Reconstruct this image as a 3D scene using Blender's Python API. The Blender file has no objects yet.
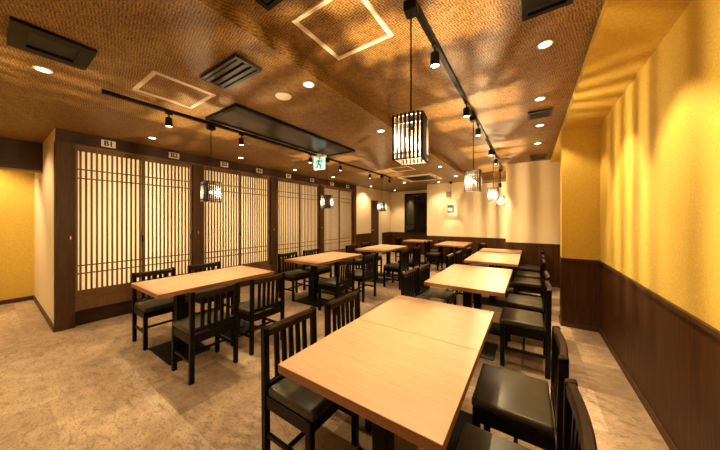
import bpy, bmesh, math, random
from mathutils import Vector, Matrix
random.seed(7)
S = bpy.context.scene
COL = S.collection
PI = math.pi
HORIZ = 1.40            # eye height

# ------------------------------------------------------------------ camera
cam = bpy.data.cameras.new('camera')
cam.sensor_width = 36.0
cam.lens = 253.0 / 720.0 * 36.0
cam.shift_y = -6.0 / 720.0
cam.clip_start = 0.02
cam_ob = bpy.data.objects.new('camera', cam)
COL.objects.link(cam_ob)
YAW = math.atan(170.0 / 253.0)
cam_ob.location = (0, 0, HORIZ)
cam_ob.rotation_euler = (PI / 2, 0, YAW)
S.camera = cam_ob

# ------------------------------------------------------------------ world, exposure
w = bpy.data.worlds.new('world')
S.world = w
w.use_nodes = True
w.node_tree.nodes['Background'].inputs[0].default_value = (0.012, 0.010, 0.008, 1)
w.node_tree.nodes['Background'].inputs[1].default_value = 0.3
S.view_settings.view_transform = 'Standard'
S.view_settings.look = 'None'
S.view_settings.gamma = 1.0
S.view_settings.use_curve_mapping = False
S.view_settings.exposure = 0.38
S.cycles.max_bounces = 8
S.cycles.diffuse_bounces = 5
S.cycles.sample_clamp_indirect = 4.0
S.cycles.caustics_reflective = False
S.cycles.caustics_refractive = False

WARM = (1.0, 0.72, 0.42)
P_BULB = 84.0           # lantern bulbs
P_DOWN = 40.0           # downlights
P_TRACK = 43.0          # track heads
P_BOOTH = 54.0          # lamps inside the booths behind the paper doors


def area(name, loc, rot, sx, sy, power, color=WARM):
    l = bpy.data.lights.new(name, 'AREA')
    l.shape = 'RECTANGLE'; l.size = sx; l.size_y = sy
    l.energy = power; l.color = color
    o = bpy.data.objects.new(name, l)
    o.location = loc; o.rotation_euler = rot
    COL.objects.link(o)
    return o


for yb in (1.35, 2.93, 4.53, 6.13):     # lamps inside the four booths
    area('booth_lamp', (-5.75, yb, 1.35), (0, -PI / 2, 0), 2.1, 1.3, P_BOOTH, (1.0, 0.80, 0.52))


def spot(name, loc, power, half=45, blend=0.6, aim=(0, 0, -1), r=0.03, color=WARM):
    l = bpy.data.lights.new(name, 'SPOT')
    l.energy = power; l.color = color
    l.spot_size = math.radians(2 * half); l.spot_blend = blend
    l.shadow_soft_size = r
    o = bpy.data.objects.new(name, l)
    o.location = loc
    o.rotation_euler = Vector(aim).to_track_quat('-Z', 'Y').to_euler()
    COL.objects.link(o)
    return o


# ------------------------------------------------------------------ materials
def new_mat(name):
    m = bpy.data.materials.new(name)
    m.use_nodes = True
    nt = m.node_tree
    return m, nt, nt.nodes['Principled BSDF']


def N(nt, t, **kw):
    n = nt.nodes.new(t)
    for k, v in kw.items():
        if k.startswith('i_'):
            key = k[2:]
            n.inputs[int(key) if key.isdigit() else key].default_value = v
        else:
            setattr(n, k, v)
    return n


def ramp(nt, stops):
    r = nt.nodes.new('ShaderNodeValToRGB')
    e = r.color_ramp.elements
    while len(e) < len(stops):
        e.new(0.5)
    for i, (p, c) in enumerate(stops):
        e[i].position = p
        e[i].color = (*c, 1)
    return r


def plain(name, c, rough=0.5, metal=0.0, var=0.12, scale=30, bump=0.0, spec=0.5):
    m, nt, b = new_mat(name)
    tc = N(nt, 'ShaderNodeTexCoord')
    nz = N(nt, 'ShaderNodeTexNoise', i_Scale=scale, i_Detail=3.0)
    nt.links.new(tc.outputs['Object'], nz.inputs['Vector'])
    r = ramp(nt, [(0.3, tuple(x * (1 - var) for x in c)), (0.7, tuple(min(1, x * (1 + var)) for x in c))])
    nt.links.new(nz.outputs['Fac'], r.inputs[0])
    nt.links.new(r.outputs[0], b.inputs['Base Color'])
    b.inputs['Roughness'].default_value = rough
    b.inputs['Metallic'].default_value = metal
    b.inputs['Specular IOR Level'].default_value = spec
    if bump:
        bp = N(nt, 'ShaderNodeBump', i_Strength=bump, i_Distance=0.004)
        nt.links.new(nz.outputs['Fac'], bp.inputs['Height'])
        nt.links.new(bp.outputs[0], b.inputs['Normal'])
    return m


def wood(name, dark, light, stretch=(1, 12, 12), scale=6, rough=0.45, bump=0.05, spec=0.5):
    m, nt, b = new_mat(name)
    tc = N(nt, 'ShaderNodeTexCoord')
    mp = N(nt, 'ShaderNodeMapping')
    mp.inputs['Scale'].default_value = stretch
    nt.links.new(tc.outputs['Object'], mp.inputs['Vector'])
    nz = N(nt, 'ShaderNodeTexNoise', i_Scale=scale, i_Detail=6.0, i_Roughness=0.65, i_Distortion=0.4)
    nt.links.new(mp.outputs[0], nz.inputs['Vector'])
    r = ramp(nt, [(0.28, dark), (0.55, tuple((a + c) / 2 for a, c in zip(dark, light))), (0.75, light)])
    nt.links.new(nz.outputs['Fac'], r.inputs[0])
    nt.links.new(r.outputs[0], b.inputs['Base Color'])
    b.inputs['Roughness'].default_value = rough
    b.inputs['Specular IOR Level'].default_value = spec
    bp = N(nt, 'ShaderNodeBump', i_Strength=bump, i_Distance=0.003)
    nt.links.new(nz.outputs['Fac'], bp.inputs['Height'])
    nt.links.new(bp.outputs[0], b.inputs['Normal'])
    return m


def emis(name, c, s):
    m, nt, b = new_mat(name)
    b.inputs['Base Color'].default_value = (*c, 1)
    b.inputs['Emission Color'].default_value = (*c, 1)
    b.inputs['Emission Strength'].default_value = s
    return m


def weave_mat():
    m, nt, b = new_mat('woven_bamboo_ceiling')
    L = nt.links.new
    tc = N(nt, 'ShaderNodeTexCoord')
    mp = N(nt, 'ShaderNodeMapping')
    mp.inputs['Rotation'].default_value = (0, 0, math.radians(12))
    sx = N(nt, 'ShaderNodeSeparateXYZ'); L(tc.outputs['Object'], sx.inputs[0])
    ax = N(nt, 'ShaderNodeMath', operation='ADD'); L(sx.outputs[0], ax.inputs[0]); L(sx.outputs[2], ax.inputs[1])
    ay = N(nt, 'ShaderNodeMath', operation='ADD'); L(sx.outputs[1], ay.inputs[0]); L(sx.outputs[2], ay.inputs[1])
    cb = N(nt, 'ShaderNodeCombineXYZ'); L(ax.outputs[0], cb.inputs[0]); L(ay.outputs[0], cb.inputs[1])
    L(cb.outputs[0], mp.inputs['Vector'])
    nzd = N(nt, 'ShaderNodeTexNoise', i_Scale=9.0, i_Detail=2.0)
    L(mp.outputs[0], nzd.inputs['Vector'])
    add = N(nt, 'ShaderNodeMixRGB', blend_type='LINEAR_LIGHT', i_Fac=0.012)
    L(mp.outputs[0], add.inputs[1]); L(nzd.outputs['Color'], add.inputs[2])
    w1 = N(nt, 'ShaderNodeTexWave', bands_direction='X', i_Scale=20.0, i_Distortion=1.2)
    w2 = N(nt, 'ShaderNodeTexWave', bands_direction='Y', i_Scale=20.0, i_Distortion=1.2)
    L(add.outputs[0], w1.inputs['Vector']); L(add.outputs[0], w2.inputs['Vector'])
    ck = N(nt, 'ShaderNodeTexChecker', i_Scale=36.0)
    L(add.outputs[0], ck.inputs['Vector'])
    mx = N(nt, 'ShaderNodeMixRGB')
    L(ck.outputs['Fac'], mx.inputs['Fac']); L(w1.outputs['Fac'], mx.inputs[1]); L(w2.outputs['Fac'], mx.inputs[2])
    nz = N(nt, 'ShaderNodeTexNoise', i_Scale=17.0, i_Detail=5.0, i_Roughness=0.75)
    L(mp.outputs[0], nz.inputs['Vector'])
    m2 = N(nt, 'ShaderNodeMixRGB', blend_type='MIX', i_Fac=0.6)
    L(mx.outputs[0], m2.inputs[1]); L(nz.outputs['Fac'], m2.inputs[2])
    r = ramp(nt, [(0.28, (0.065, 0.031, 0.006)), (0.5, (0.215, 0.112, 0.024)), (0.74, (0.42, 0.235, 0.062))])
    L(m2.outputs[0], r.inputs[0])
    L(r.outputs[0], b.inputs['Base Color'])
    b.inputs['Roughness'].default_value = 0.55
    bp = N(nt, 'ShaderNodeBump', i_Strength=0.35, i_Distance=0.004)
    L(m2.outputs[0], bp.inputs['Height']); L(bp.outputs[0], b.inputs['Normal'])
    return m


def floor_mat():
    m, nt, b = new_mat('speckled_stone_floor_tiles')
    L = nt.links.new
    tc = N(nt, 'ShaderNodeTexCoord')
    # 50 cm tiles, each with its own tone
    dv = N(nt, 'ShaderNodeVectorMath', operation='SCALE'); dv.inputs['Scale'].default_value = 2.0
    off = N(nt, 'ShaderNodeVectorMath', operation='ADD'); off.inputs[1].default_value = (0.07, -0.28, 0)
    L(tc.outputs['Object'], off.inputs[0]); L(off.outputs[0], dv.inputs[0])
    fl = N(nt, 'ShaderNodeVectorMath', operation='FLOOR'); L(dv.outputs[0], fl.inputs[0])
    wn = N(nt, 'ShaderNodeTexWhiteNoise', noise_dimensions='2D'); L(fl.outputs[0], wn.inputs['Vector'])
    tone = ramp(nt, [(0.0, (0.37, 0.27, 0.165)), (0.12, (0.46, 0.345, 0.215)), (0.8, (0.53, 0.40, 0.255)), (1.0, (0.59, 0.465, 0.32))])
    L(wn.outputs['Value'], tone.inputs[0])
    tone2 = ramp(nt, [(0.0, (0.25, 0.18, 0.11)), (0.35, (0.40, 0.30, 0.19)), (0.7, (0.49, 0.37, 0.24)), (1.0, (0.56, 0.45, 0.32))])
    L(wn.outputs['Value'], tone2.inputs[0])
    # a paler strip, then a wider range of tile tones beyond it
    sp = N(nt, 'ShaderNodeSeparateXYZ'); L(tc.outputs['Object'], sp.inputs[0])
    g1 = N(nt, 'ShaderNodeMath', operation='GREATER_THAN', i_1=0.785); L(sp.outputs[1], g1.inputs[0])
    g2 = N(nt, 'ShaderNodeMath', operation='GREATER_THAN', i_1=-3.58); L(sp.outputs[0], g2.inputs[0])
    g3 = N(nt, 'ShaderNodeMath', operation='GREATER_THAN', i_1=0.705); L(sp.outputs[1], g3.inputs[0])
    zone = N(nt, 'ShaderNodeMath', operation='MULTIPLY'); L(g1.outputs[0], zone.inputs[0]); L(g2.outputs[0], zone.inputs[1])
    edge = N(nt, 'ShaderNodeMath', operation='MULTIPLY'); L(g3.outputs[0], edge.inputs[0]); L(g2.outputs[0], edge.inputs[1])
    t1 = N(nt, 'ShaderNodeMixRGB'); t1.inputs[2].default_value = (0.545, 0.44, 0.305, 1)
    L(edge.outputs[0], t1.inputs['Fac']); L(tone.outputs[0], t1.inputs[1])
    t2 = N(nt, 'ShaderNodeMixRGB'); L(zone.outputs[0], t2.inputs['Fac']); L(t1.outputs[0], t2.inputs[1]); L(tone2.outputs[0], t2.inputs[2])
    # cloudy stone figure
    nz = N(nt, 'ShaderNodeTexNoise', i_Scale=7.0, i_Detail=6.0, i_Roughness=0.7)
    L(tc.outputs['Object'], nz.inputs['Vector'])
    cl = ramp(nt, [(0.32, (0.60, 0.56, 0.52)), (0.62, (1.06, 1.04, 1.02))]); L(nz.outputs['Fac'], cl.inputs[0])
    mul = N(nt, 'ShaderNodeMixRGB', blend_type='MULTIPLY', i_Fac=0.8)
    L(t2.outputs[0], mul.inputs[1]); L(cl.outputs[0], mul.inputs[2])
    # dark flecks
    mp = N(nt, 'ShaderNodeMapping'); mp.inputs['Scale'].default_value = (1.0, 2.2, 1.0)
    mp.inputs['Rotation'].default_value = (0, 0, 0.6)
    L(tc.outputs['Object'], mp.inputs['Vector'])
    n2 = N(nt, 'ShaderNodeTexNoise', i_Scale=11.0, i_Detail=5.0, i_Roughness=0.7, i_Distortion=0.8)
    L(mp.outputs[0], n2.inputs['Vector'])
    fk = ramp(nt, [(0.545, (0, 0, 0)), (0.60, (1, 1, 1))]); L(n2.outputs['Fac'], fk.inputs[0])
    n3 = N(nt, 'ShaderNodeTexNoise', i_Scale=42.0, i_Detail=3.0)
    L(mp.outputs[0], n3.inputs['Vector'])
    fk3 = ramp(nt, [(0.55, (0, 0, 0)), (0.62, (1, 1, 1))]); L(n3.outputs['Fac'], fk3.inputs[0])
    mxf = N(nt, 'ShaderNodeMath', operation='MAXIMUM'); L(fk.outputs[0], mxf.inputs[0]); L(fk3.outputs[0], mxf.inputs[1])
    sc = N(nt, 'ShaderNodeMath', operation='MULTIPLY', i_1=0.62); L(mxf.outputs[0], sc.inputs[0])
    mix = N(nt, 'ShaderNodeMixRGB'); L(sc.outputs[0], mix.inputs['Fac'])
    L(mul.outputs[0], mix.inputs[1]); mix.inputs[2].default_value = (0.20, 0.125, 0.065, 1)
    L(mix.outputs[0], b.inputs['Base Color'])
    b.inputs['Roughness'].default_value = 0.5
    b.inputs['Specular IOR Level'].default_value = 0.3
    return m


def paper_mat():
    m, nt, b = new_mat('shoji_paper')
    L = nt.links.new
    out = nt.nodes['Material Output']
    tc = N(nt, 'ShaderNodeTexCoord')
    nz = N(nt, 'ShaderNodeTexNoise', i_Scale=25.0, i_Detail=4.0)
    L(tc.outputs['Object'], nz.inputs['Vector'])
    r = ramp(nt, [(0.3, (0.80, 0.74, 0.62)), (0.7, (0.86, 0.80, 0.68))]); L(nz.outputs['Fac'], r.inputs[0])
    d = N(nt, 'ShaderNodeBsdfDiffuse'); t = N(nt, 'ShaderNodeBsdfTranslucent')
    L(r.outputs[0], d.inputs[0]); L(r.outputs[0], t.inputs[0])
    mx = N(nt, 'ShaderNodeMixShader', i_Fac=0.55)
    L(d.outputs[0], mx.inputs[1]); L(t.outputs[0], mx.inputs[2])
    L(mx.outputs[0], out.inputs['Surface'])
    return m


def bulb_mat():
    # clear glass bulb: lets the light out and glows
    m, nt, b = new_mat('clear_glowing_bulb')
    out = nt.nodes['Material Output']
    t = N(nt, 'ShaderNodeBsdfTransparent')
    e = N(nt, 'ShaderNodeEmission'); e.inputs[0].default_value = (1.0, 0.74, 0.44, 1); e.inputs[1].default_value = 12.0
    a = N(nt, 'ShaderNodeAddShader')
    nt.links.new(t.outputs[0], a.inputs[0]); nt.links.new(e.outputs[0], a.inputs[1])
    nt.links.new(a.outputs[0], out.inputs['Surface'])
    return m


def lantern_light(x, y, z, p):
    l = bpy.data.lights.new('lantern_light', 'POINT')
    l.energy = p; l.color = (1.0, 0.74, 0.42); l.shadow_soft_size = .007
    o = bpy.data.objects.new('lantern_light', l); o.location = (x, y, z); COL.objects.link(o)


M = dict(
    weave=weave_mat(), floor=floor_mat(), paper=paper_mat(),
    yellow=plain('golden_yellow_wallpaper', (0.70, 0.495, 0.078), 0.75, var=0.13, scale=85, bump=0.45),
    cream=plain('cream_wallpaper', (0.80, 0.68, 0.44), 0.8, var=0.05, scale=60, bump=0.2),
    dado=wood('brown_wood_panelling', (0.030, 0.0105, 0.002), (0.105, 0.041, 0.009), (9, 9, 0.5), 5, 0.5, 0.05, 0.18),
    trimwood=wood('dark_brown_trim_wood', (0.050, 0.020, 0.006), (0.105, 0.045, 0.014), (9, 9, 0.8), 5, 0.5, 0.05, 0.3),
    header=wood('dark_brown_lintel_wood', (0.030, 0.012, 0.004), (0.070, 0.030, 0.010), (9, 0.8, 9), 5, 0.5, 0.05, 0.3),
    lattice=wood('brown_lattice_wood', (0.12, 0.058, 0.016), (0.21, 0.105, 0.032), (9, 9, 0.8), 5, 0.5),
    top=wood('light_oak_table_laminate', (0.38, 0.225, 0.120), (0.51, 0.325, 0.190), (0.9, 16, 16), 5, 0.36, 0.02),
    edge=wood('brown_table_edge_band', (0.26, 0.115, 0.040), (0.36, 0.17, 0.065), (2, 2, 20), 6, 0.45),
    chair=wood('black_brown_stained_wood', (0.0035, 0.0018, 0.0010), (0.008, 0.0038, 0.002), (8, 8, 1), 6, 0.35, 0.03, 0.13),
    rail=wood('worn_lit_dark_brown_stained_wood', (0.010, 0.005, 0.0022), (0.038, 0.018, 0.007), (8, 1, 8), 6, 0.34, 0.03, 0.35),  # paler than the chair frame: wear and a lit top put into the colour
    vinyl=plain('olive_grey_vinyl', (0.042, 0.036, 0.020), 0.33, var=0.15, scale=14, bump=0.03, spec=0.35),
    black=plain('black_painted_steel', (0.005, 0.0045, 0.004), 0.45, var=0.15, spec=0.14),
    blackgloss=plain('gloss_dark_brown_panel', (0.016, 0.010, 0.006), 0.30, var=0.1, spec=0.35),
    lantern=wood('black_brown_lantern_wood', (0.008, 0.005, 0.0035), (0.018, 0.011, 0.007), (6, 6, 1), 8, 0.5, 0.05, 0.3),
    glass=plain('black_night_glass', (0.004, 0.004, 0.004), 0.03, var=0.1, spec=0.8),
    beige=plain('pale_beige_painted_metal', (0.86, 0.76, 0.62), 0.5, var=0.03),
    white=plain('white_plastic', (0.90, 0.87, 0.80), 0.45, var=0.02),
    greyvent=plain('grey_plastic', (0.20, 0.15, 0.10), 0.5, var=0.05),
    grille=plain('dark_grey_grille', (0.018, 0.015, 0.012), 0.45, var=0.1),
    brass=plain('aged_brass', (0.75, 0.55, 0.28), 0.3, metal=0.9, var=0.05),
    ink=plain('black_ink', (0.012, 0.011, 0.010), 0.6, var=0.02),
    bulb=bulb_mat(),
    lens=emis('downlight_glow', (1.0, 0.80, 0.52), 14.0),
    exitw=emis('exit_sign_white', (0.62, 0.85, 0.76), 0.7),
    exitg=emis('exit_sign_green', (0.0, 0.30, 0.13), 0.35),
)


# ------------------------------------------------------------------ mesh helpers
def MB():
    return bmesh.new()


def box(bm, x0, x1, y0, y1, z0, z1, bev=0.0, seg=1):
    g = bmesh.ops.create_cube(bm, size=1.0)
    vs = g['verts']
    mt = Matrix.Translation(((x0 + x1) / 2, (y0 + y1) / 2, (z0 + z1) / 2)) @ Matrix.Diagonal((abs(x1 - x0), abs(y1 - y0), abs(z1 - z0), 1))
    bmesh.ops.transform(bm, matrix=mt, verts=vs)
    if bev > 0:
        es = list({e for v in vs for e in v.link_edges})
        bmesh.ops.bevel(bm, geom=es, offset=bev, segments=seg, affect='EDGES', profile=0.5)


def cyl(bm, p0, p1, r0, r1=None, seg=20, caps=True):
    r1 = r0 if r1 is None else r1
    p0, p1 = Vector(p0), Vector(p1)
    d = p1 - p0
    mt = Matrix.Translation((p0 + p1) / 2) @ d.to_track_quat('Z', 'Y').to_matrix().to_4x4()
    bmesh.ops.create_cone(bm, cap_ends=caps, segments=seg, radius1=r0, radius2=r1, depth=d.length, matrix=mt)


def ring(bm, c, r0, r1, z0, z1, seg=28):
    """flat ring (annulus with thickness)"""
    rows = []
    for (r, z) in ((r0, z0), (r1, z0), (r1, z1), (r0, z1)):
        rows.append([bm.verts.new((c[0] + r * math.cos(2 * PI * i / seg), c[1] + r * math.sin(2 * PI * i / seg), z)) for i in range(seg)])
    for k in range(4):
        a, b = rows[k], rows[(k + 1) % 4]
        for i in range(seg):
            bm.faces.new((a[i], a[(i + 1) % seg], b[(i + 1) % seg], b[i]))


def build(name, bm, mat, parent=None, smooth=False, **props):
    bmesh.ops.recalc_face_normals(bm, faces=bm.faces[:])
    me = bpy.data.meshes.new(name)
    bm.to_mesh(me); bm.free()
    for m in (mat if isinstance(mat, (list, tuple)) else [mat]):
        me.materials.append(m)
    if smooth:
        for p in me.polygons:
            p.use_smooth = True
        try:
            me.set_sharp_from_angle(angle=math.radians(40))
        except Exception:
            pass
    o = bpy.data.objects.new(name, me)
    COL.objects.link(o)
    if parent:
        o.parent = parent
    for k, v in props.items():
        o[k] = v
    return o


def tag(o, label, cat, group=None):
    o['label'] = label; o['category'] = cat
    if group:
        o['group'] = group
    return o


def empty(name, loc=(0, 0, 0), rz=0.0):
    o = bpy.data.objects.new(name, None)
    o.empty_display_size = 0.1
    o.location = loc; o.rotation_euler = (0, 0, rz)
    COL.objects.link(o)
    return o


def copy_tree(o, parent=None):
    c = o.copy(); COL.objects.link(c)
    if parent:
        c.parent = parent
    for ch in list(o.children):
        copy_tree(ch, c)
    return c


def struct(name, mat, *boxes, parent=None):
    bm = MB()
    for b in boxes:
        box(bm, *b)
    o = build(name, bm, mat, parent)
    if parent is None:
        o['kind'] = 'structure'
    return o


def words(name, body, size, mat, parent, loc, rot, bold=0.0, depth=0.001):
    c = bpy.data.curves.new(name, 'FONT')
    c.body = body; c.size = size; c.align_x = 'CENTER'; c.align_y = 'CENTER'
    c.offset = bold; c.extrude = depth
    c.materials.append(mat)
    tmp = bpy.data.objects.new(name, c)
    COL.objects.link(tmp)
    bpy.context.view_layer.update()
    me = bpy.data.meshes.new_from_object(tmp.evaluated_get(bpy.context.evaluated_depsgraph_get()))
    bpy.data.objects.remove(tmp)
    me.name = name
    o = bpy.data.objects.new(name, me)
    COL.objects.link(o)
    o.parent = parent; o.location = loc; o.rotation_euler = rot
    return o


# ------------------------------------------------------------------ the room
ZL, ZR, ZS = 2.53, 2.63, 2.57           # low ceiling, raised ceiling, soffit along the right wall
XW, XS, XR, XB = -4.87, -1.42, 0.72, 0.35  # lattice wall, ceiling step, right wall, soffit edge
YF, YB = -1.9, 8.1
XY, XH = -7.17, -6.05

struct('floor', M['floor'], (XY - .1, XR + .1, YF - .1, 9.8, -0.1, 0))
struct('ceiling', M['weave'],
       (XY - .1, XS, YF - .1, 9.8, ZL, ZL + .3),
       (XS, XB, YF - .1, 9.8, ZR, ZR + .2),
       (XS, -0.45, 7.55, YB + .2, 2.44, ZR + .05))
struct('ceiling_soffit', M['yellow'], (XB, XR + .1, YF - .1, 6.7, ZS, ZR + .2))

DZ = 0.885                              # dado height
struct('wall_right', M['yellow'], (XR, XR + .12, YF - .1, 6.7, DZ, ZS + .05),
       (XB, XR, 4.25, 4.50, DZ, ZS))
struct('trim_1', M['dado'], (XR - .004, XR + .12, YF - .1, 6.7, 0, DZ),
       (XB - .004, XR, 4.246, 4.504, 0, DZ))
struct('trim_2', M['trimwood'], (XR - .018, XR, YF, 4.246, DZ - .022, DZ + .004), (XB - .014, XR, 4.232, 4.25, DZ - .022, DZ + .004))
struct('baseboard_right', M['trimwood'], (XR - .016, XR, YF, 4.246, 0, .055), (XB - .014, XR - .016, 4.230, 4.25, 0, .055),
       (XB - .016, XB, 4.24, 4.51, 0, .055))
struct('wall_front', M['cream'], (XY - .1, XR + .1, YF - .12, YF, 0, ZR + .1))

# block at the back right
struct('wall_back_right', M['cream'], (-0.45, XR, 6.55, 6.65, DZ, ZR), (-0.45, -0.35, 6.65, YB, DZ, ZR))
struct('trim_3', M['dado'], (-0.454, XR, 6.546, 6.65, 0, DZ), (-0.454, -0.35, 6.65, YB, 0, DZ))
struct('trim_4', M['trimwood'], (-0.462, XR, 6.536, 6.55, DZ - .02, DZ), (-0.462, XR, 6.534, 6.55, 0, .06))
# back wall and the recess with the window
struct('wall_back', M['cream'], (-2.80, -0.45, YB, YB + .1, .86, ZR), (-2.80, -2.70, YB + .1, 9.7, .86, ZL),
       (XW - .1, -2.80, 9.6, 9.7, .86, ZL))
struct('trim_5', M['dado'], (-2.804, -0.45, YB - .004, YB + .1, 0, .86), (-2.804, -2.70, YB + .1, 9.7, 0, .86),
       (XW, -2.80, 9.596, 9.7, 0, .86))
# lattice wall side: plain end of the left wall
struct('wall_left', M['cream'], (XW - .1, XW, 7.03, 7.98, DZ, ZL), (XW - .1, XW, 7.98, 8.57, 2.10, ZL),
       (XW - .1, XW, 8.57, 8.81, 0, ZL), (XW - .1, XW, 8.81, 9.6, .86, ZL))
struct('trim_6', M['dado'], (XW - .1, XW + .004, 7.03, 7.98, 0, DZ), (XW - .1, XW + .004, 8.81, 9.6, 0, .86))
# return wall at the left end of the booths, passage with yellow wall
struct('wall_return', M['cream'], (XY, XW - .003, .495, .595, 0, ZL))
struct('baseboard_return', M['trimwood'], (XY, XW - .003, .480, .495, 0, .07))
struct('wall_passage', M['yellow'], (XY - .1, XY, YF, .6, 0, ZL))
struct('baseboard_passage', M['trimwood'], (XY, XY + .015, YF, .495, 0, .07))
struct('trim_7', M['header'], (XH - .12, XH, YF, .495, 2.115, ZL))
struct('trim_8', M['lattice'], (XH - .125, XH + .006, YF, .495, 2.095, 2.117))
# booth shell behind the lattice doors
struct('wall_booth', M['cream'], (-6.2, -6.1, .595, 7.03, 0, ZL), (-6.2, XW - .1, 6.98, 7.03, 0, ZL),
       *[(-6.1, XW - .1, y - .03, y + .03, 0, ZL) for y in (2.12, 3.715, 5.32)])

# dark door in the left wall
d = build('door_1', (lambda bm: (box(bm, XW - .06, XW - .01, 7.98, 8.57, 0, 2.10), bm)[1])(MB()), M['trimwood'])
d['kind'] = 'structure'
bm = MB(); cyl(bm, (XW - .012, 8.06, .98), (XW + .03, 8.06, .98), .012); box(bm, XW + .02, XW + .034, 8.05, 8.16, .97, .99, .004)
build('door_handle', bm, M['brass'], d, label='brass lever handle')

# window in the recess
wx0, wx1, wz0, wz1 = -4.24, -3.22, .86, 2.42
bm = MB()
for b in ((wx0, wx1, 9.56, 9.6, wz0, wz0 + .06), (wx0, wx1, 9.56, 9.6, wz1 - .06, wz1), (wx0, wx0 + .06, 9.56, 9.6, wz0 + .06, wz1 - .06), (wx1 - .06, wx1, 9.56, 9.6, wz0 + .06, wz1 - .06)):
    box(bm, *b)
win = build('window_1', bm, M['black'], kind='structure')
bm = MB(); box(bm, wx0 + .06, wx1 - .06, 9.585, 9.597, wz0 + .06, wz1 - .06)
build('pane', bm, M['glass'], win)
bm = MB(); box(bm, wx0 + .06, wx1 - .06, 9.568, 9.585, wz0 + .30, wz0 + .325)
build('transom', bm, M['black'], win)

# ------------------------------------------------------------------ lattice door wall
POSTS = [(.495, .66), (2.04, 2.20), (3.635, 3.795), (5.24, 5.40), (6.86, 7.03)]
for i, (a, b) in enumerate(POSTS):
    struct('trim_%d' % (10 + i), M['trimwood'], (XW - .12, XW, a, b, 0, 2.37))
struct('trim_20', M['header'], (XW - .12, XW, .495, 7.03, 2.37, ZL))
struct('trim_21', M['lattice'], (XW - .12, XW + .008, .66, 6.86, 2.352, 2.37))
struct('trim_22', M['lattice'], (XW - .12, XW - .004, .66, 6.86, .205, .350))
struct('trim_23', M['header'], (XW - .12, XW - .055, .66, 6.86, 0, .205))


def shoji(y0, y1, xf, label):
    """one sliding door, front face at x = xf, between y0 and y1"""
    z0, z1 = .352, 2.35
    root = empty('lattice_door', (xf, (y0 + y1) / 2, z0))
    W = (y1 - y0) / 2
    H = z1 - z0
    bm = MB()
    st = .024
    box(bm, -.03, 0, -W, -W + st, 0, H); box(bm, -.03, 0, W - st, W, 0, H)
    box(bm, -.03, 0, -W + st, W - st, 0, .112); box(bm, -.03, 0, -W + st, W - st, H - .06, H)
    build('frame', bm, M['lattice'], root)
    bm = MB()
    n = 13
    span = 2 * (W - st)
    for k in range(n):
        y = -W + st + span * (k + .5) / n
        box(bm, -.022, -.004, y - .0095, y + .0095, .112, H - .06)
    for z in (.789, .684, 2.05, 1.933):
        box(bm, -.024, -.008, -W + st, W - st, z - z0 - .008, z - z0 + .008)
    build('lattice', bm, M['lattice'], root)
    bm = MB(); box(bm, -.0285, -.0265, -W + st, W - st, .112, H - .06)
    build('paper', bm, M['paper'], root)
    bm = MB(); box(bm, 0, .0015, W - .031, W - .011, .70, .80, .0005)
    build('finger_pull', bm, M['black'], root)
    tag(root, label, 'sliding door', 'backlit lattice doors of the booths')


BAYS = [(.66, 2.04), (2.20, 3.635), (3.795, 5.24), (5.40, 6.86)]
for i, (a, b) in enumerate(BAYS):
    mid = (a + b) / 2
    shoji(a, mid + .018, XW - .010, 'backlit paper lattice sliding door under the B%d sign' % (2 * i + 1))
    shoji(mid - .018, b, XW - .045, 'backlit paper lattice sliding door under the B%d sign' % (2 * i + 2))

for k, y in enumerate((.97, 1.75, 2.575, 3.33, 4.13, 4.93, 5.76, 6.53)):
    bm = MB(); box(bm, 0, .012, -.073, .073, -.047, .047, .003)
    sg = build('room_sign', bm, M['white'])
    sg.location = (XW, y, 2.443)
    tag(sg, 'white wooden plate reading B%d on the dark lintel' % (k + 1), 'sign', 'booth number signs on the lintel')
    words('lettering', 'B%d' % (k + 1), .092, M['ink'], sg, (.0135, 0, 0), (PI / 2, 0, PI / 2), .003)

for y, lab in ((.62, 'small brass latch on the end post left of the B1 door'), (2.12, 'small brass latch on the post between the B2 and B3 doors'),
               (3.715, 'small brass latch on the post between the B4 and B5 doors'), (5.32, 'small brass latch on the post between the B6 and B7 doors')):
    bm = MB(); box(bm, 0, .005, -.007, .007, -.018, .018, .002); cyl(bm, (.005, 0, .005), (.018, 0, .005), .005, seg=12)
    o = build('door_latch', bm, M['brass'], smooth=True)
    o.location = (XW, y, 1.16)
    tag(o, lab, 'latch', 'brass latches on the posts')


# ------------------------------------------------------------------ tables
def make_table(depth, hx=.372):
    t = empty('restaurant_table')
    hy = depth / 2
    bm = MB(); box(bm, -hx, hx, -hy + .001, hy - .001, .7185, .722, .0012)
    build('tabletop', bm, M['top'], t)
    bm = MB(); box(bm, -hx + .0005, hx - .0005, -hy + .0015, hy - .0015, .682, .7185)
    build('edge_band', bm, M['edge'], t, label='darker brown table edge')
    bm = MB(); box(bm, -.041, .041, -.041, .041, .022, .666, .004); box(bm, -.17, .17, -.17, .17, .666, .682)
    build('pedestal', bm, M['black'], t)
    bm = MB(); box(bm, -.275, .275, -.19, .19, 0, .012, .004); box(bm, -.07, .07, -.07, .07, .012, .022)
    build('base_plate', bm, M['black'], t)
    return t


T65, T62 = make_table(.655, .380), make_table(.62)
used = set()


def place(proto, x, y, rz, label, cat, group, z=0.0):
    if id(proto) in used:
        o = copy_tree(proto)
    else:
        used.add(id(proto)); o = proto
    o.location = (x, y, z); o.rotation_euler = (0, 0, rz)
    tag(o, label, cat, group)
    return o


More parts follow.
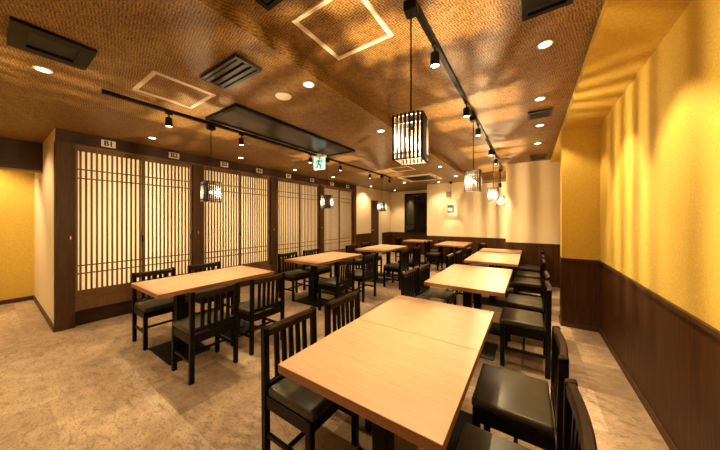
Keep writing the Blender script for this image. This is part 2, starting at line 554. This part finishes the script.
GT = 'two-seat pedestal tables'
for px, x, y, rz, lab in (
    (T65, -.597, 1.093, 0, 'light wood table nearest the camera, front half of the nearest pair'),
    (T65, -.597, 1.750, 0, 'light wood table joined behind the nearest table at a seam'),
    (T65, -.572, 2.985, 0, 'front half of the second table from the camera along the yellow wall'),
    (T65, -.572, 3.642, 0, 'back half of the second table from the camera along the yellow wall'),
    (T65, -.528, 4.755, 0, 'front half of the third table from the camera along the yellow wall'),
    (T65, -.528, 5.412, 0, 'back half of the third table from the camera along the yellow wall'),
    (T65, -.525, 6.190, 0, 'small light wood table against the cream wall block at the back right'),
    (T62, -3.130, 1.178, 0, 'front half of the long table before the B1 to B3 lattice doors'),
    (T62, -3.130, 1.800, 0, 'back half of the long table before the B1 to B3 lattice doors'),
    (T62, -3.050, 3.135, 0, 'front half of the table before the B4 and B5 lattice doors'),
    (T62, -3.050, 3.757, 0, 'back half of the table before the B4 and B5 lattice doors'),
    (T62, -2.930, 5.010, 0, 'front half of the third table along the lattice doors, before B6'),
    (T62, -2.930, 5.632, 0, 'back half of the third table along the lattice doors, before B7'),
    (T62, -2.960, 7.700, 0, 'small wood table in front of the black window'),
    (T62, -1.750, 7.000, 0, 'front half of the far table below the small lantern at the back wall'),
    (T62, -1.750, 7.622, 0, 'back half of the far table below the small lantern at the back wall'),
):
    place(px, x, y, rz, lab, 'table', GT)


# ------------------------------------------------------------------ chairs
def make_chair():
    t = empty('dining_chair')
    hw = .194
    for s in (-1, 1):
        bm = MB()       # rear leg running up as back post, slightly raked
        g = bmesh.ops.create_cube(bm, size=1.0)
        for v in g['verts']:
            x, y, z = v.co
            zz = .775 if z > 0 else 0.0
            v.co = Vector((-.188 + x * .038 + (-.012 if z > 0 else 0), s * hw + y * .036, zz + (.008 if (z > 0 and x < 0) else 0)))
        bmesh.ops.bevel(bm, geom=bm.edges[:], offset=.004, segments=1, affect='EDGES')
        build('leg', bm, M['chair'], t)
        bm = MB(); box(bm, .140, .178, s * hw - .018, s * hw + .018, 0, .405, .004)
        build('leg', bm, M['chair'], t)
    bm = MB()
    for b in ((-.169, .140, -hw - .012, -hw + .012, .335, .405), (-.169, .140, hw - .012, hw + .012, .335, .405),
              (.147, .171, -hw + .018, hw - .018, .335, .405), (-.200, -.176, -hw + .018, hw - .018, .335, .405)):
        box(bm, *b)
    build('seat_frame', bm, M['chair'], t)
    bm = MB(); box(bm, -.165, .185, -.203, .203, .400, .450, .014, 3)
    build('seat', bm, M['vinyl'], t, smooth=True, label='olive grey vinyl seat pad')
    for s in (-1, 1):
        bm = MB(); box(bm, -.170, .140, s * hw - .009, s * hw + .009, .165, .193, .003)
        build('stretcher', bm, M['chair'], t)
    bm = MB(); box(bm, -.02, .0, -hw + .009, hw - .009, .168, .190, .003)
    build('stretcher', bm, M['chair'], t)
    # top rail, gently bowed
    bm = MB()
    nseg = 8
    sec = []
    for k in range(nseg + 1):
        u = -1 + 2 * k / nseg
        y = u * (hw - .017)
        bow = -.012 * (1 - u * u)
        dz = -.006 * (1 - u * u)
        sec.append([bm.verts.new((-.200 + bow + a, y, .775 + dz + c)) for a, c in ((-.016, -.052), (.014, -.052), (.017, -.012), (.010, .002), (-.012, .004), (-.018, -.006))])
    for k in range(nseg):
        for i in range(6):
            j = (i + 1) % 6
            bm.faces.new((sec[k][i], sec[k][j], sec[k + 1][j], sec[k + 1][i]))
    bm.faces.new(sec[0]); bm.faces.new(sec[-1])
    build('top_rail', bm, M['rail'], t)
    bm = MB(); box(bm, -.204, -.180, -hw + .018, hw - .018, .425, .462, .004)
    build('lower_rail', bm, M['chair'], t)
    for k in range(5):
        y = -.112 + .056 * k
        bow = -.009 * (1 - (y / .17) ** 2)
        bm = MB()
        g = bmesh.ops.create_cube(bm, size=1.0)
        for v in g['verts']:
            x, yy, z = v.co
            v.co = Vector((-.194 + x * .013 + (bow - .006 if z > 0 else 0), y + yy * .030, .730 if z > 0 else .458))
        build('slat', bm, M['chair'], t)
    return t


CH = make_chair()
GC = 'dark slat-back dining chairs'
for x, y, rz, lab in (
    (-1.062, 1.095, 0, 'dark slat-back chair at the left of the nearest table, front one'),
    (-1.045, 1.615, 0, 'dark slat-back chair at the left of the nearest pair, behind the seam'),
    (-.070, 1.065, PI, 'dark chair at the right of the nearest table, cut by the lower frame edge'),
    (-.075, 1.650, PI, 'dark chair at the right of the nearest pair, olive seat fully visible'),
    (-1.000, 2.850, 0, 'dark chair left of the second right-hand table, nearer of its two'),
    (-.985, 3.290, 0, 'dark chair left of the second right-hand table, farther of its two'),
    (-.060, 2.960, PI, 'dark chair right of the second right-hand table, nearer of its two'),
    (-.045, 3.560, PI, 'dark chair right of the second right-hand table, farther of its two'),
    (-.960, 4.550, 0, 'dark chair left of the third right-hand table, nearer of its two'),
    (-.935, 5.090, 0, 'dark chair left of the third right-hand table, farther of its two'),
    (-.030, 4.700, PI, 'dark chair right of the third right-hand table, nearer of its two'),
    (-.020, 5.300, PI, 'dark chair right of the third right-hand table, farther of its two'),
    (-.905, 5.880, 0, 'dark chair at the left of the small back-right table'),
    (.000, 6.130, PI, 'dark chair at the right of the small back-right table, near the wall'),
    (-.780, 7.100, 0, 'dark chair standing behind the small back-right table by the back wall'),
    (-3.575, 1.160, 0, 'dark chair between the B1 door and the long table, leftmost in the photo'),
    (-3.560, 1.720, 0, 'dark chair between the B2 door and the long table'),
    (-2.575, 1.180, PI, 'dark chair on the aisle side of the long table, back towards us, left one'),
    (-2.570, 1.735, PI, 'dark chair on the aisle side of the long table, right one'),
    (-3.500, 3.130, 0, 'dark chair between the B4 door and the second left table'),
    (-3.500, 3.720, 0, 'dark chair between the B5 door and the second left table'),
    (-2.520, 3.070, PI, 'dark chair on the aisle side of the second left table, nearer one'),
    (-2.520, 3.760, PI, 'dark chair on the aisle side of the second left table, farther one'),
    (-3.390, 4.970, 0, 'dark chair between the B6 door and the third left table'),
    (-3.390, 5.610, 0, 'dark chair between the B7 door and the third left table'),
    (-2.330, 4.800, PI, 'dark chair on the aisle side of the third left table, nearer one'),
    (-2.330, 5.480, PI, 'dark chair on the aisle side of the third left table, farther one'),
    (-2.230, 7.050, 0, 'dark chair at the left of the far table by the back wall, seat showing'),
    (-1.280, 7.250, PI, 'dark chair at the right of the far table by the back wall'),
    (-2.450, 7.760, PI, 'dark chair at the right of the small table by the black window'),
    (-3.440, 7.700, 0, 'dark chair at the left of the small table by the black window'),
):
    place(CH, x, y, rz, lab, 'chair', GC)


# ------------------------------------------------------------------ lanterns
def make_lantern(drop, size=.076, height=.238):
    """origin at the centre of the lantern cage; drop = height of the ceiling fixing above it"""
    t = empty('pendant_lantern')
    s, h = size, height / 2
    bm = MB()
    for a in (-1, 1):
        for b in (-1, 1):
            box(bm, a * s - .006, a * s + .006, b * s - .006, b * s + .006, -h, h)
    for z in (-h + .004, -h + .034, h - .046, h - .006):
        for a in (-1, 1):
            box(bm, -s, s, a * s - .005, a * s + .005, z - .0025, z + .0025)
            box(bm, a * s - .005, a * s + .005, -s, s, z - .0025, z + .0025)
    box(bm, -s, s, -.004, .004, h - .050, h - .044)
    build('cage_frame', bm, M['lantern'], t)
    n = 6
    for ax, sg in ((0, 1), (0, -1), (1, 1), (1, -1)):
        bm = MB()
        for k in range(n):
            u = -s + 2 * s * (k + 1) / (n + 1)
            if ax == 0:
                box(bm, u - .0052, u + .0052, sg * s - .007, sg * s + .007, -h, h + .004)
            else:
                box(bm, sg * s - .007, sg * s + .007, u - .0052, u + .0052, -h, h + .004)
        build('slat_panel', bm, M['lantern'], t)
    bm = MB(); bmesh.ops.create_icosphere(bm, subdivisions=2, radius=.017)
    bmesh.ops.translate(bm, verts=bm.verts[:], vec=(0, 0, .0))
    build('bulb', bm, M['bulb'], t, smooth=True, label='glowing warm bulb')
    bm = MB(); cyl(bm, (0, 0, .016), (0, 0, .050), .003, seg=10); cyl(bm, (0, 0, .050), (0, 0, h - .045), .011, seg=14)
    build('socket', bm, M['black'], t, smooth=True)
    bm = MB(); cyl(bm, (0, 0, h - .045), (0, 0, drop - .03), .0045, seg=8)
    build('rod', bm, M['black'], t, smooth=True)
    bm = MB(); box(bm, -.035, .035, -.04, .04, drop - .055, drop, .006)
    build('canopy', bm, M['black'], t)
    return t


TR1, TR2 = -3.10, -.545
LA = make_lantern(ZR - .032 - 1.845)
LB = make_lantern(ZL - .032 - 1.715)
GL = 'slatted pendant lanterns'
for x, y, lab in ((TR2, 1.316, 'black slatted pendant lantern nearest the camera, large and glaring'),
                  (TR2, 3.165, 'black slatted pendant lantern second from the camera on the right track'),
                  (TR2, 5.075, 'black slatted pendant lantern third from the camera on the right track'),
                  (-.585, 6.88, 'black slatted pendant lantern farthest on the right track, by the wall corner')):
    place(LA, x, y, .15 if y < 2 else 0, lab, 'lantern', GL, 1.835)
    lantern_light(x, y, 1.835, P_BULB)
for x, y, lab in ((TR1, 1.486, 'black slatted pendant lantern hanging before the B3 lattice door'),
                  (TR1, 3.525, 'black slatted pendant lantern hanging before the B7 lattice door'),
                  (TR1, 5.609, 'black slatted pendant lantern hanging left of the dark door at the back')):
    place(LB, x, y, 0, lab, 'lantern', GL, 1.715)
    lantern_light(x, y, 1.715, P_BULB * .7)
LW = make_lantern(ZL - 1.70, .075, .235)
place(LW, -1.99, 7.90, 0, 'small slatted pendant lantern hanging close to the back wall', 'lantern', GL, 1.70)
lantern_light(-1.99, 7.90, 1.70, P_BULB * .17)


# ------------------------------------------------------------------ lighting tracks and heads
def track(x, y0, y1, z, lab):
    bm = MB(); box(bm, -.017, .017, y0, y1, -.032, 0)
    o = build('lighting_track', bm, M['black'])
    o.location = (x, 0, z)
    tag(o, lab, 'lighting track')


track(TR1, .575, 6.10, ZL, 'long black lighting track on the ceiling along the lattice doors')
track(TR2, 1.0, 7.0, ZR, 'long black lighting track on the raised ceiling above the right tables')


def make_head():
    t = empty('track_spotlight')
    bm = MB(); box(bm, -.014, .014, -.03, .03, -.018, 0, .003); cyl(bm, (0, 0, -.018), (0, 0, -.055), .006, seg=10)
    build('adapter', bm, M['black'], t)
    bm = MB()
    cyl(bm, (0, 0, -.055), (0, 0, -.145), .030, .033, seg=24, caps=False)
    cyl(bm, (0, 0, -.145), (0, 0, -.139), .033, .028, seg=24, caps=False)
    bmesh.ops.create_circle(bm, cap_ends=True, segments=24, radius=.030, matrix=Matrix.Translation((0, 0, -.055)))
    build('housing', bm, M['black'], t, smooth=True)
    bm = MB(); bmesh.ops.create_circle(bm, cap_ends=True, segments=24, radius=.0275, matrix=Matrix.Translation((0, 0, -.138)))
    build('lens', bm, M['lens'], t, label='lit lens')
    return t


HD = make_head()
GH = 'black track spotlights'
for x, y, z, lab, aim in (
    (TR1, 1.07, ZL, 'black track spotlight nearest the camera on the left track, above the B2 door', (0.0, .1, -1)),
    (TR1, 1.86, ZL, 'black track spotlight on the left track, above the B4 door', (0.0, 0, -1)),
    (TR1, 3.10, ZL, 'black track spotlight directly left of the green exit sign', (.1, 0, -1)),
    (TR1, 3.92, ZL, 'black track spotlight right of the green exit sign', (.1, 0, -1)),
    (TR1, 5.03, ZL, 'black track spotlight left of the farthest left-track lantern', (.1, 0, -1)),
    (TR1, 6.00, ZL, 'black track spotlight at the far end of the left track', (0, .3, -1)),
    (TR2, 1.74, ZR, 'bright black track spotlight nearest the camera on the right track', (-.05, .1, -1)),
    (TR2, 2.78, ZR, 'black track spotlight just before the second lantern on the right track', (0, 0, -1)),
    (TR2, 3.50, ZR, 'black track spotlight just behind the second lantern on the right track', (0, 0, -1)),
    (TR2, 4.70, ZR, 'black track spotlight just before the third lantern on the right track', (0, 0, -1)),
    (TR2, 5.50, ZR, 'black track spotlight just behind the third lantern on the right track', (0, .2, -1)),
    (TR2, 6.30, ZR - .36, 'black track spotlight lowered on a stem above the farthest lanterns', (-.3, .6, -1)),
):
    o = place(HD, x, y, 0, lab, 'spotlight', GH, z - .032)
    if 'stem' in lab:
        bm = MB(); cyl(bm, (0, 0, 0), (0, 0, .36), .008, seg=10)
        build('stem', bm, M['black'], o)
    spot('track_beam', (x, y, z - .032 - .142), P_TRACK * (1.35 if y > 4.6 else 1), 48, .9, aim, .02)


def make_down():
    t = empty('ceiling_downlight')
    bm = MB(); ring(bm, (0, 0), .036, .050, -.006, 0)
    build('trim_ring', bm, M['white'], t, smooth=True)
    bm = MB(); cyl(bm, (0, 0, -.0035), (0, 0, 0), .036, seg=28)
    build('lens', bm, M['lens'], t, label='lit lens')
    return t


DN = make_down()
GD = 'recessed ceiling downlights'
for x, y, z, lab, p, half in (
    (-3.05, .25, ZL, 'recessed downlight below the black ceiling vent at far left', 1.3, 45),
    (-1.54, 1.52, ZL, 'dazzling recessed downlight beside the ceiling step', 1.5, 48),
    (-1.585, 2.84, ZL, 'recessed downlight left of the large lantern, beside the ceiling step', 1.0, 45),
    (-1.61, 5.50, ZL, 'recessed downlight beside the far end of the ceiling step', 1.0, 45),
    (-1.62, 6.92, ZL, 'recessed downlight near the small lantern at the back wall', 2.0, 58),
    (-4.36, 1.31, ZL, 'recessed downlight over the B2 door, nearest along the doors', .8, 45),
    (-4.42, 2.645, ZL, 'recessed downlight over the B4 door', .8, 45),
    (-4.48, 3.99, ZL, 'recessed downlight over the B6 door, left of the smoke detector', .8, 45),
    (-4.40, 5.25, ZL, 'recessed downlight over the B8 door', .8, 45),
    (-4.55, 7.45, ZL, 'recessed downlight before the plain cream panel left of the door', 2.2, 64),
    (-3.22, 7.25, ZL, 'recessed downlight left of the air conditioner, before the black window', 1.8, 55),
    (-2.30, 7.72, ZL, 'recessed downlight behind the air conditioner, by the back wall', 1.9, 58),
    (-4.40, 9.00, ZL, 'recessed downlight in the far corner beyond the dark door', 2.2, 50),
    (.088, 2.20, ZR, 'largest recessed downlight beside the yellow soffit, nearest the camera', 2.6, 48),
    (.085, 3.17, ZR, 'recessed downlight before the small vent beside the yellow soffit', 2.2, 48),
    (.108, 4.07, ZR, 'recessed downlight behind the small vent beside the yellow soffit', 1.1, 50),
    (.105, 5.02, ZR, 'recessed downlight before the farthest ceiling vent, fourth along the soffit', 2.2, 55),
):
    place(DN, x, y, 0, lab, 'downlight', GD, z)
    wash = 0 < x and y < 4.5
    spot('downlight_beam', (x, y, z - .012), P_DOWN * p * (1.05 if wash else 1), 34 if wash else half, .55 if wash else .75, (.40, 0, -1) if wash else (0, 0, -1), .035)
# downlights of the same row that stand outside the frame, behind and beside the camera
spot('downlight_beam', (.088, 1.20, ZR - .012), P_DOWN * 2, 34, .55, (.40, 0, -1), .035)
for x, y, z in ((-.9, -.5, ZR), (-1.55, -.6, ZL), (-3.05, -.9, ZL), (-4.6, -.6, ZL)):
    spot('downlight_beam', (x, y, z - .012), P_DOWN * 1.1, 48, .75, (0, 0, -1), .035)

spot('downlight_beam', (-5.45, -.35, ZL - .012), P_DOWN * 1.8, 55, .7, (-.05, .45, -1), .035)  # unseen tilted spot, added to brighten the cream return wall
spot('passage_beam', (-6.62, -.35, ZL - .012), P_DOWN * 3, 60, .6, (-.25, .1, -1), .035)
# the next lantern of the left row stands just outside the frame
place(LB, TR1, -.55, 0, 'black slatted pendant lantern at far left, outside the photo', 'lantern', GL, 1.747)
lantern_light(TR1, -.55, 1.747, P_BULB * .7)

# ------------------------------------------------------------------ other ceiling fittings


def vent(x0, x1, y0, y1, z, lab, slats, along='x', border=.03, t=.014, mat='grille'):
    r = empty('ceiling_vent', ((x0 + x1) / 2, (y0 + y1) / 2, z))
    X, Y = (x1 - x0) / 2, (y1 - y0) / 2
    bm = MB()
    box(bm, -X, X, -Y, -Y + border, -t, 0); box(bm, -X, X, Y - border, Y, -t, 0)
    box(bm, -X, -X + border, -Y + border, Y - border, -t, 0); box(bm, X - border, X, -Y + border, Y - border, -t, 0)
    build('frame', bm, M[mat], r)
    bm = MB(); box(bm, -X + border, X - border, -Y + border, Y - border, -.002, 0)
    build('backing', bm, M['ink'], r)
    bm = MB()
    for k in range(slats):
        u = (k + .5) / slats
        if along == 'x':
            y = -Y + border + (2 * Y - 2 * border) * u
            wd = (2 * Y - 2 * border) / slats * .28
            box(bm, -X + border, X - border, y - wd, y + wd, -t + .003, -.003)
        else:
            x = -X + border + (2 * X - 2 * border) * u
            wd = (2 * X - 2 * border) / slats * .28
            box(bm, x - wd, x + wd, -Y + border, Y - border, -t + .003, -.003)
    build('louvre', bm, M[mat], r)
    tag(r, lab, 'vent', 'dark ceiling vents')


vent(-2.77, -2.40, .082, .425, ZL, 'large black ceiling vent in the upper left corner', 0, 'y', .07, .02, 'black')
vent(-2.16, -1.66, .955, 1.16, ZL, 'black slot diffuser on the ceiling between the two pale hatches', 3, 'x', .022, .025, 'grille')
vent(-1.265, -.97, .66, .925, ZR, 'black ceiling vent left of the square hatch, cut by the upper frame edge', 5, 'x', .025, .02, 'black')
vent(-.04, .20, 1.58, 1.845, ZR, 'black ceiling vent above the largest soffit downlight, at the upper edge', 1, 'x', .03, .02, 'black')
vent(-.02, .21, 3.50, 3.74, ZR, 'small black ceiling vent between two soffit downlights', 4, 'x', .025, .016, 'grille')
vent(0.0, .27, 5.95, 6.35, ZR, 'farthest black ceiling vent near the back right wall', 4, 'x', .03, .016, 'grille')


def hatch(x0, x1, y0, y1, z, lab):
    bm = MB()
    for (t, zz, oo) in ((.029, .005, 0), (.010, .010, .002), (.008, .009, .020)):
        for o in (oo,):
            a0, a1, b0, b1 = x0 + o, x1 - o, y0 + o, y1 - o
            box(bm, a0, a1, b0, b0 + t, -zz, 0); box(bm, a0, a1, b1 - t, b1, -zz, 0)
            box(bm, a0, a0 + t, b0 + t, b1 - t, -zz, 0); box(bm, a1 - t, a1, b0 + t, b1 - t, -zz, 0)
    o = build('access_hatch', bm, M['beige'])
    o.location = (0, 0, z)
    tag(o, lab, 'ceiling hatch', 'pale framed ceiling hatches')


hatch(-1.225, -.755, 1.06, 1.525, ZR, 'pale framed square ceiling hatch at the top centre')
hatch(-2.86, -2.375, .718, 1.18, ZL, 'pale framed ceiling hatch above the left lighting track')
hatch(-2.66, -2.15, 5.05, 5.50, ZL, 'pale framed ceiling hatch just before the air conditioner')

# long dark panel on the ceiling
r = empty('ceiling_panel', (-2.68, 2.38, ZL))
bm = MB(); box(bm, -.27, .27, -.97, .97, -.018, 0)
build('board', bm, M['blackgloss'], r)
bm = MB()
for b in ((-.305, .305, -1.01, -.97, -.03, 0), (-.305, .305, .97, 1.01, -.03, 0), (-.305, -.27, -.97, .97, -.03, 0), (.27, .305, -.97, .97, -.03, 0)):
    box(bm, *b)
build('frame', bm, M['black'], r)
tag(r, 'long glossy dark panel on the ceiling above the exit sign', 'ceiling panel')

# exit sign hanging at the end of the dark panel
r = empty('exit_sign', (-2.945, 3.16, ZL - .03))
r.rotation_euler = (0, 0, .12)
bm = MB(); box(bm, -.105, .105, -.022, .022, -.270, -.065, .004)
build('lightbox', bm, M['exitw'], r)
bm = MB(); box(bm, -.125, .125, -.03, .03, -.065, -.03, .004); box(bm, -.03, .03, -.02, .02, -.03, 0)
build('mount', bm, M['white'], r)
bm = MB()


def poly(bm, pts, y):
    pts = [(cx + (x - cx) * 1.45, cz + (z - cz) * 1.45) for x, z in pts]
    f = [bm.verts.new((x, y, z)) for x, z in pts]
    b = [bm.verts.new((x, y + .0015, z)) for x, z in pts]
    bm.faces.new(f); bm.faces.new(b[::-1])
    n = len(pts)
    for i in range(n):
        bm.faces.new((f[i], f[(i + 1) % n], b[(i + 1) % n], b[i]))


def limb(bm, a, b, wd, y):
    a, b = Vector(a), Vector(b)
    d = (b - a).normalized(); n = Vector((-d.y, d.x)) * wd
    poly(bm, [tuple(a + n), tuple(b + n), tuple(b - n), tuple(a - n)], y)


yy = -.0245
cx, cz = .002, -.170
poly(bm, [(cx + .012 + .013 * math.cos(k * PI / 6), cz + .058 + .013 * math.sin(k * PI / 6)) for k in range(12)], yy)
limb(bm, (cx + .004, cz + .04), (cx - .008, cz - .008), .013, yy)
limb(bm, (cx - .006, cz - .005), (cx + .028, cz - .024), .008, yy); limb(bm, (cx + .028, cz - .02), (cx + .018, cz - .062), .007, yy)
limb(bm, (cx - .010, cz - .005), (cx - .022, cz - .040), .008, yy); limb(bm, (cx - .020, cz - .038), (cx - .058, cz - .044), .007, yy)
limb(bm, (cx + .004, cz + .038), (cx + .036, cz + .018), .006, yy); limb(bm, (cx + .034, cz + .02), (cx + .052, cz + .036), .005, yy)
limb(bm, (cx - .002, cz + .038), (cx - .034, cz + .028), .006, yy); limb(bm, (cx - .034, cz + .03), (cx - .040, cz - .002), .005, yy)
build('running_figure', bm, M['exitg'], r, label='green running figure pictogram')
tag(r, 'lit green and white emergency exit sign hanging from the ceiling', 'exit sign')

# flat round ceiling speaker, smoke detectors
bm = MB(); cyl(bm, (0, 0, -.008), (0, 0, 0), .066, .072, seg=32)
o = build('ceiling_disc', bm, M['beige'], smooth=True); o.location = (-1.885, 1.54, ZL)
tag(o, 'flat pale round ceiling cover left of the dazzling downlight', 'ceiling cover')
bm = MB(); cyl(bm, (0, 0, -.012), (0, 0, 0), .055, seg=28); cyl(bm, (0, 0, -.04), (0, 0, -.012), .034, .05, seg=28)
o = build('smoke_detector', bm, M['white'], smooth=True); o.location = (-3.62, 3.75, ZL)
tag(o, 'white round smoke detector right of the exit sign', 'smoke detector')

# ceiling air conditioner
r = empty('air_conditioner', (-2.48, 6.62, ZL))
bm = MB()
for b in ((-.46, .46, -.46, -.40, -.03, 0), (-.46, .46, .40, .46, -.03, 0), (-.46, -.40, -.40, .40, -.03, 0), (.40, .46, -.40, .40, -.03, 0)):
    box(bm, *b)
build('frame', bm, M['beige'], r)
bm = MB(); box(bm, -.40, .40, -.40, .40, -.012, 0)
build('recess', bm, M['ink'], r)
bm = MB()
for sx, sy in ((1, 0), (-1, 0), (0, 1), (0, -1)):
    if sx:
        box(bm, sx * .35 - .025, sx * .35 + .025, -.28, .28, -.03, -.012, .004)
    else:
        box(bm, -.28, .28, sy * .35 - .025, sy * .35 + .025, -.03, -.012, .004)
build('flap', bm, M['greyvent'], r)
bm = MB(); box(bm, -.26, .26, -.26, .26, -.034, -.012)
for k in range(11):
    y = -.23 + .046 * k
    box(bm, -.24, .24, y - .008, y + .008, -.040, -.034)
build('grille', bm, M['grille'], r)
tag(r, 'square ceiling air conditioner cassette with dark grille', 'air conditioner')

# little grey box on the back wall
bm = MB(); box(bm, -.075, .075, -.05, 0, -.085, .085, .006)
for k in range(5):
    box(bm, -.055, .055, -.056, -.05, -.06 + .028 * k, -.048 + .028 * k)
o = build('wall_speaker', bm, M['greyvent']); o.location = (-2.10, YB, 2.16)
tag(o, 'small grey louvred box high on the back wall, left of the lantern wash', 'wall speaker')
